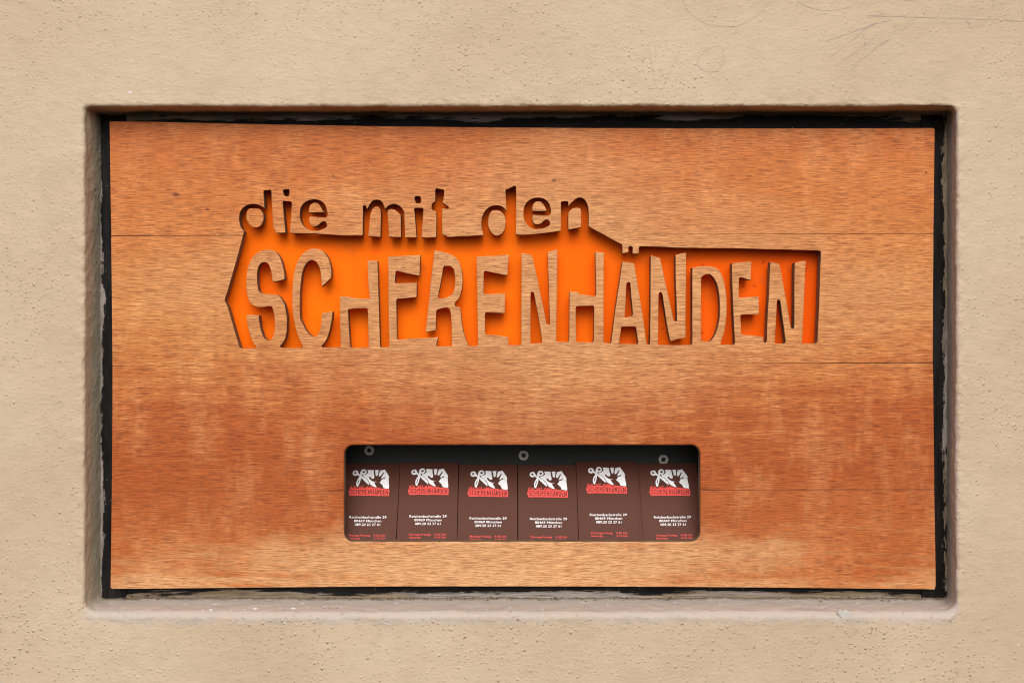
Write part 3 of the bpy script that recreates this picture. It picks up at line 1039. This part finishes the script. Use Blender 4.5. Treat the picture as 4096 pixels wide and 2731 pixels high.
STROKES = ['510 1065 482 1038 448 1060 452 1108 490 1130 515 1170 500 1212 465 1212 440 1172', '632 1075 602 1042 562 1070 552 1130 566 1195 600 1215 634 1168',
           '666 1070 671 1225', '745 1052 745 1222', '671 1130 745 1125', '790 1050 800 1222', '790 1058 850 1058', '795 1106 845 1102', '800 1222 895 1208',
           '886 1190 900 1047', '900 1047 950 1055 965 1085 940 1118 900 1124', '930 1125 975 1225', '1010 1050 1016 1225', '1008 1052 1074 1050', '1015 1132 1065 1132', '1016 1220 1075 1210',
           '1120 1225 1122 1052', '1122 1052 1182 1220', '1184 1220 1190 1042', '1240 1045 1240 1240', '1310 1032 1310 1240', '1240 1142 1310 1136',
           '1360 1235 1394 1062', '1396 1062 1430 1235', '1372 1185 1420 1185', '1378 1010 1381 1024', '1410 1008 1412 1022', '1465 1225 1466 1052', '1466 1052 1518 1210', '1520 1210 1530 1045',
           '1572 1072 1580 1245', '1572 1072 1625 1085 1646 1150 1625 1230 1580 1245', '1682 1066 1692 1250', '1682 1068 1720 1068', '1690 1152 1730 1152', '1692 1246 1746 1236',
           '1776 1250 1782 1072', '1782 1072 1838 1240', '1840 1240 1850 1070']
BLET = join([ribbon(lg(s), 2.5 * PX, H2 + i * 4e-7) for i, s in enumerate(STROKES)])
TOP = ['487 908 484 992', '484 950 462 938 432 945 422 968 436 988 482 985', '532 942 532 992', '532 912 533 922', '582 966 628 966 622 942 600 934 582 946 578 970 590 990 622 986',
       '722 945 722 996', '722 950 745 938 764 950 764 996', '764 950 788 938 808 950 808 996', '848 942 848 996', '848 914 849 924', '905 906 905 996', '885 936 930 936',
       '1090 908 1088 992', '1086 950 1062 938 1030 948 1020 970 1036 992 1084 986', '1136 964 1186 964 1178 940 1158 932 1140 944 1132 968 1146 988 1180 982', '1226 936 1226 990', '1226 948 1252 934 1272 946 1272 988']
TLET = join([ribbon(lg(s), 1.9 * PX, H1 + 1e-6 + i * 4e-7) for i, s in enumerate(TOP)])


def line(s, zx0, zx1, zbase, cap, h=H1, bold=0.004):
    """one printed line, measured on the fifth card (close-up at 2330, 2000, scale 9.224)"""
    p0 = to_local(2330 + zx0 / 9.224, 2000 + zbase / 9.224, 4)
    p1 = to_local(2330 + zx1 / 9.224, 2000 + zbase / 9.224, 4)
    pc = to_local(2330 + zx0 / 9.224, 2000 + (zbase - cap) / 9.224, 4)
    vs, fs = text_geo(s, bold)
    x0, x1 = min(v[0] for v in vs), max(v[0] for v in vs)
    sx = (p1 - p0).length / (x1 - x0)
    sy = (pc - p0).length / CAP
    d = (p1 - p0).normalized()
    nn = Vector((-d.y, d.x))
    return [tuple(p0 + d * (v[0] - x0) * sx + nn * v[1] * sy) + (h,) for v in vs], fs


ADDR = join([line('Reichenbachstraße 29', 265, 1630, 612, 84, bold=0.006), line('80469 München', 455, 1460, 748, 84, bold=0.006), line('089.20 23 27 61', 498, 1430, 885, 84, bold=0.006)])
HOURS = join([line('Montag-Freitag', 312, 1095, 1272, 66), line('9-20 Uhr', 1235, 1675, 1272, 66), line('Samstag', 318, 735, 1380, 66), line('9-18 Uhr', 1250, 1680, 1380, 66)])


def mk(name, geo, mat):
    me = bpy.data.meshes.new(name)
    me.from_pydata(geo[0], [], geo[1])
    me.materials.append(mat)
    return me


PRINTS = [('scissors_emblem', mk('scissors_emblem', SCISSORS, M_WHITE)), ('hand_emblem', mk('hand_emblem', HAND, M_WHITE)), ('banner', mk('banner', BANNER, M_RED)),
          ('banner_lettering', mk('banner_lettering', BLET, M_CARD)), ('script_lettering', mk('script_lettering', TLET, M_RED)),
          ('address_lettering', mk('address_lettering', ADDR, M_WHITE)), ('hours_lettering', mk('hours_lettering', HOURS, M_RED))]
lc = to_local(1834.0, 1970, 2).x
rc = to_local(2069.0, 1970, 2).x
tc = to_local(1952, 1857.7, 2).y
CARD_T = 0.0004
CARD_L = 0.0885
TRIS = [(0, 1, 2)]


def card_mesh():
    v, f = box_verts(lc, rc, tc - CARD_L, tc, -CARD_T, 0.0)
    me = bpy.data.meshes.new('business_card')
    me.from_pydata(v, [], f)
    me.materials.append(M_CARD)
    return me


from mathutils import Matrix
CARD_ME = card_mesh()
BASIS = Matrix((eu, ev, en)).transposed()


def place_card(i, du=0.0, dv=0.0, dn=0.0, rot=0.0, prints=True, label=''):
    o = bpy.data.objects.new('business_card', CARD_ME)
    C.objects.link(o)
    p, ang = fits[i]
    m = (BASIS @ Matrix.Rotation(ang + rot, 3, 'Z')).to_4x4()
    m.translation = Ob + eu * (p.x + du) + ev * (p.y + dv) + en * dn
    o.matrix_world = m
    if prints:
        for nm, me in PRINTS:
            c = bpy.data.objects.new(nm, me)
            C.objects.link(c)
            c.parent = o
    tag(o, label, 'card', 'brown business cards in the slot')
    return o


NTH = ['leftmost brown business card in the slot, half under the first screw', 'second brown business card from the left in the slot',
       'third brown business card from the left, left of the middle screw', 'fourth brown business card from the left, under the middle screw',
       'fifth brown business card from the left, standing highest in the slot', 'rightmost brown business card, just under the third screw']
DN = [0.0, 0.0016, 0.0, 0.0006, 0.0024, 0.0006]
for i in range(6): place_card(i, dn=DN[i], label=NTH[i])
place_card(4, 0.0030, -0.0010, 0.0006, -0.012, False, 'blank edge of a brown card showing right behind the fifth card')
place_card(4, 0.0062, -0.0022, -0.0006, -0.016, False, 'second blank card edge behind the fifth card, beside the rightmost card')

# ------------------------------------------------------------------ marks on the wall
def wall_ribbon(pts, w, mat, name='scratch', jitter=0.0006, step=0.0025):
    """a scratched line that follows the lumpy face"""
    P3 = [P(x, y, YF) for x, y in pts]
    line_ = []
    for a, b in zip(P3, P3[1:]):
        n = max(1, int((b - a).length / step))
        for k in range(n): line_.append(a.lerp(b, k / n))
    line_.append(P3[-1])
    vs, fs = [], []
    for i, p in enumerate(line_):
        d = line_[min(i + 1, len(line_) - 1)] - line_[max(i - 1, 0)]
        t = Vector((-d.z, 0, d.x)).normalized()
        j = noise.noise(p * 300) * jitter
        ww = w * (0.4 + 0.9 * abs(noise.noise(p * 90)))
        for sgn in (-1, 1):
            x, z = p.x + t.x * (j + sgn * ww / 2), p.z + t.z * (j + sgn * ww / 2)
            vs.append((x, wall_y(x, z) - 0.00022 + 0.0001 * noise.noise(p * 200), z))
    for i in range(len(line_) - 1): fs.append((2 * i, 2 * i + 2, 2 * i + 3, 2 * i + 1))
    return mesh_obj(name, vs, fs, mat, wall)


def rg(s, ox=2500, oy=0, k=2352 / 1596):
    v = [float(t) for t in s.split()]
    return [(ox + v[i] / k, oy + v[i + 1] / k) for i in range(0, len(v), 2)]


for s_, w_ in (('140 292 155 370 170 460 188 522 205 542 225 522 255 440 285 380 310 330 328 292', 0.00042),
               ('440 330 470 310 520 280 555 275 578 300 585 340 575 385 545 425 500 428 450 410 425 385 428 355 440 330', 0.00038),
               ('330 -5 370 65 430 115 500 150 570 160 660 158 730 125 800 80 870 0', 0.0004), ('1015 5 1060 35 1120 55 1190 63 1270 58 1340 35', 0.00045),
               ('1425 90 1560 100 1700 102 1850 106 2000 110 2150 115 2352 128', 0.0005), ('1170 250 1260 220 1360 185 1460 145 1560 122', 0.0005),
               ('1200 345 1260 300 1340 235 1400 190 1440 150', 0.00045), ('1260 375 1330 330 1400 275 1470 220 1495 190', 0.00045),
               ('1320 445 1380 365 1450 305 1530 255 1570 225', 0.0005), ('1330 415 1400 350 1480 280 1560 230', 0.0004), ('1345 400 1420 300 1400 180 1480 140', 0.00035),
               ('1560 105 1585 155 1620 178 1670 160 1715 110', 0.0004), ('2010 110 2040 162 2100 145 2140 110 2165 60 2175 -5', 0.0004),
               ('1840 106 1860 60 1888 -5', 0.0004), ('2205 112 2225 60 2250 5', 0.0004), ('1430 110 1500 90 1530 75', 0.0004), ('1640 5 1760 -4', 0.0005), ('2335 10 2338 60 2352 130', 0.0004)):
    wall_ribbon(rg(s_), w_, M_SCRATCH)
for pts, w_ in (([(2035, 232), (2080, 200), (2130, 175), (2150, 160)], 0.0004), ([(1290, 165), (1292, 230)], 0.0004), ([(530, 0), (540, 55), (545, 70)], 0.0003),
                ([(590, 40), (640, 105), (670, 150)], 0.00028), ([(0, 268), (100, 282), (240, 296), (330, 305)], 0.00028), ([(3270, 332), (3340, 345)], 0.00028),
                ([(3155, 300), (3240, 320)], 0.00028)):
    wall_ribbon(pts, w_, M_PALE, jitter=0.0003)
for pts, w_ in (([(312, 392), (330, 408), (356, 427)], 0.0003), ([(336, 2422), (320, 2440), (300, 2455), (270, 2468), (215, 2470)], 0.0003)):
    wall_ribbon(pts, w_, M_SCRATCH, 'crack', 0.0003)


def patch(name, pts, mat, lift):
    c = [P(x, y, YF) for x, y in pts]
    cx = sum((p.x for p in c)) / len(c); cz = sum((p.z for p in c)) / len(c)
    vs = [(cx, wall_y(cx, cz) - lift, cz)]
    for p in c: vs.append((p.x, wall_y(p.x, p.z) - lift * 0.6, p.z))
    for p in c: vs.append((p.x, wall_y(p.x, p.z) + 0.0006, p.z))
    n = len(c)
    fs = [(0, 1 + i, 1 + (i + 1) % n) for i in range(n)] + [(1 + i, 1 + n + i, 1 + n + (i + 1) % n, 1 + (i + 1) % n) for i in range(n)]
    return mesh_obj(name, vs, fs, mat, wall)


patch('plaster_chip', [(3348, 2448), (3358, 2443), (3361, 2437), (3372, 2442), (3381, 2438), (3392, 2440), (3398, 2446), (3408, 2447), (3417, 2453), (3407, 2458), (3403, 2466), (3396, 2470), (3390, 2477), (3380, 2474), (3372, 2476), (3364, 2468), (3359, 2464), (3356, 2456)], M_CHIP, 0.0003)
patch('paint_fleck', [(514, 368), (522, 366), (527, 371), (521, 375), (515, 373)], M_FLECK, 0.0004)
patch('paint_fleck', [(4071, 2575), (4076, 2574), (4078, 2578), (4073, 2580)], M_FLECK, 0.0004)


# ------------------------------------------------------------------ crumbs lying along the sill
def debris():
    V, F = [], []
    rnd = random.Random(3)
    for k in range(420):
        t = rnd.random()
        cl = noise.noise(Vector((t * 14, 3.3, 0)))
        if cl < -0.1 and rnd.random() < 0.75: continue
        x = RB[0] + 0.004 + (RB[1] - RB[0] - 0.008) * t
        r = rnd.uniform(0.0003, 0.0011) * (1.6 if rnd.random() < 0.08 else 1)
        y = YB - abs(rnd.gauss(0, 0.0035)) - 0.0004
        f_ = (y - (YF + 0.0065)) / (YB - YF - 0.0065)
        z = RA[2] + (RB[2] - RA[2]) * f_ + 0.0004 + r * 0.4 + noise.noise(Vector((x, y, 0)) * 60) * 0.0004
        b = len(V)
        n = 5
        V.append((x, y, z + r * rnd.uniform(0.5, 0.9)))
        for i in range(n):
            a = 2 * math.pi * i / n + rnd.random()
            V.append((x + r * math.cos(a) * rnd.uniform(0.7, 1.6), y + r * math.sin(a), z - r * 0.1))
        V.append((x, y, z - r * 0.7))
        for i in range(n):
            j = (i + 1) % n
            F.append((b, b + 1 + i, b + 1 + j)); F.append((b + n + 1, b + 1 + j, b + 1 + i))
    o = mesh_obj('debris', V, F, mat_plain('crumbs', (0.17, 0.125, 0.08), 0.9, 0.1, 0, 0.12, 600.0))
    tag(o, 'brown crumbs and grit lying along the sill below the frame', 'grit', kind='stuff')


debris()


# ------------------------------------------------------------------ flecks of white paint on the sill
bpy.context.view_layer.update()


def sill_fleck(px, py, w, h, seed):
    rnd = random.Random(seed)
    n = 7
    c = CAMP
    pts = []
    for i in range(n):
        a = 2 * math.pi * i / n
        k = rnd.uniform(0.6, 1.25)
        d = (P(px + w * k * math.cos(a), py + h * k * math.sin(a)) - c).normalized()
        ok, loc, nor, _ = wall.ray_cast(c, d)
        if not ok: return
        pts.append(loc + nor * 0.00018)
    mid = sum(pts, Vector()) / n + Vector((0, -0.00015, 0.0001))
    mesh_obj('paint_fleck', [mid] + pts, [(0, 1 + i, 1 + (i + 1) % n) for i in range(n)], M_FLECK, wall)


for k, (px, py, w, h) in enumerate(((445, 2413, 6, 1.6), (462, 2416, 4, 1.4), (500, 2422, 4, 1.5), (742, 2418, 12, 2), (800, 2410, 8, 1.6), (845, 2438, 9, 4), (810, 2441, 5, 3), (862, 2416, 16, 1.8),
                                    (925, 2441, 5, 2), (978, 2437, 5, 2.5), (1020, 2434, 10, 4), (1122, 2434, 5, 3), (1172, 2432, 14, 4), (1210, 2412, 12, 1.6), (1235, 2429, 4, 2), (1300, 2424, 5, 1.8), (1365, 2430, 4, 2),
                                    (1585, 2411, 14, 1.6), (1655, 2414, 5, 1.5), (1950, 2436, 4, 2), (2040, 2428, 4, 2), (2170, 2436, 4, 4), (2330, 2408, 10, 1.4), (2430, 2416, 5, 2), (2700, 2409, 10, 1.4), (2880, 2412, 6, 1.6), (3430, 2412, 10, 1.8), (3290, 2430, 5, 1.8))):
    sill_fleck(px, py, w, h, k)
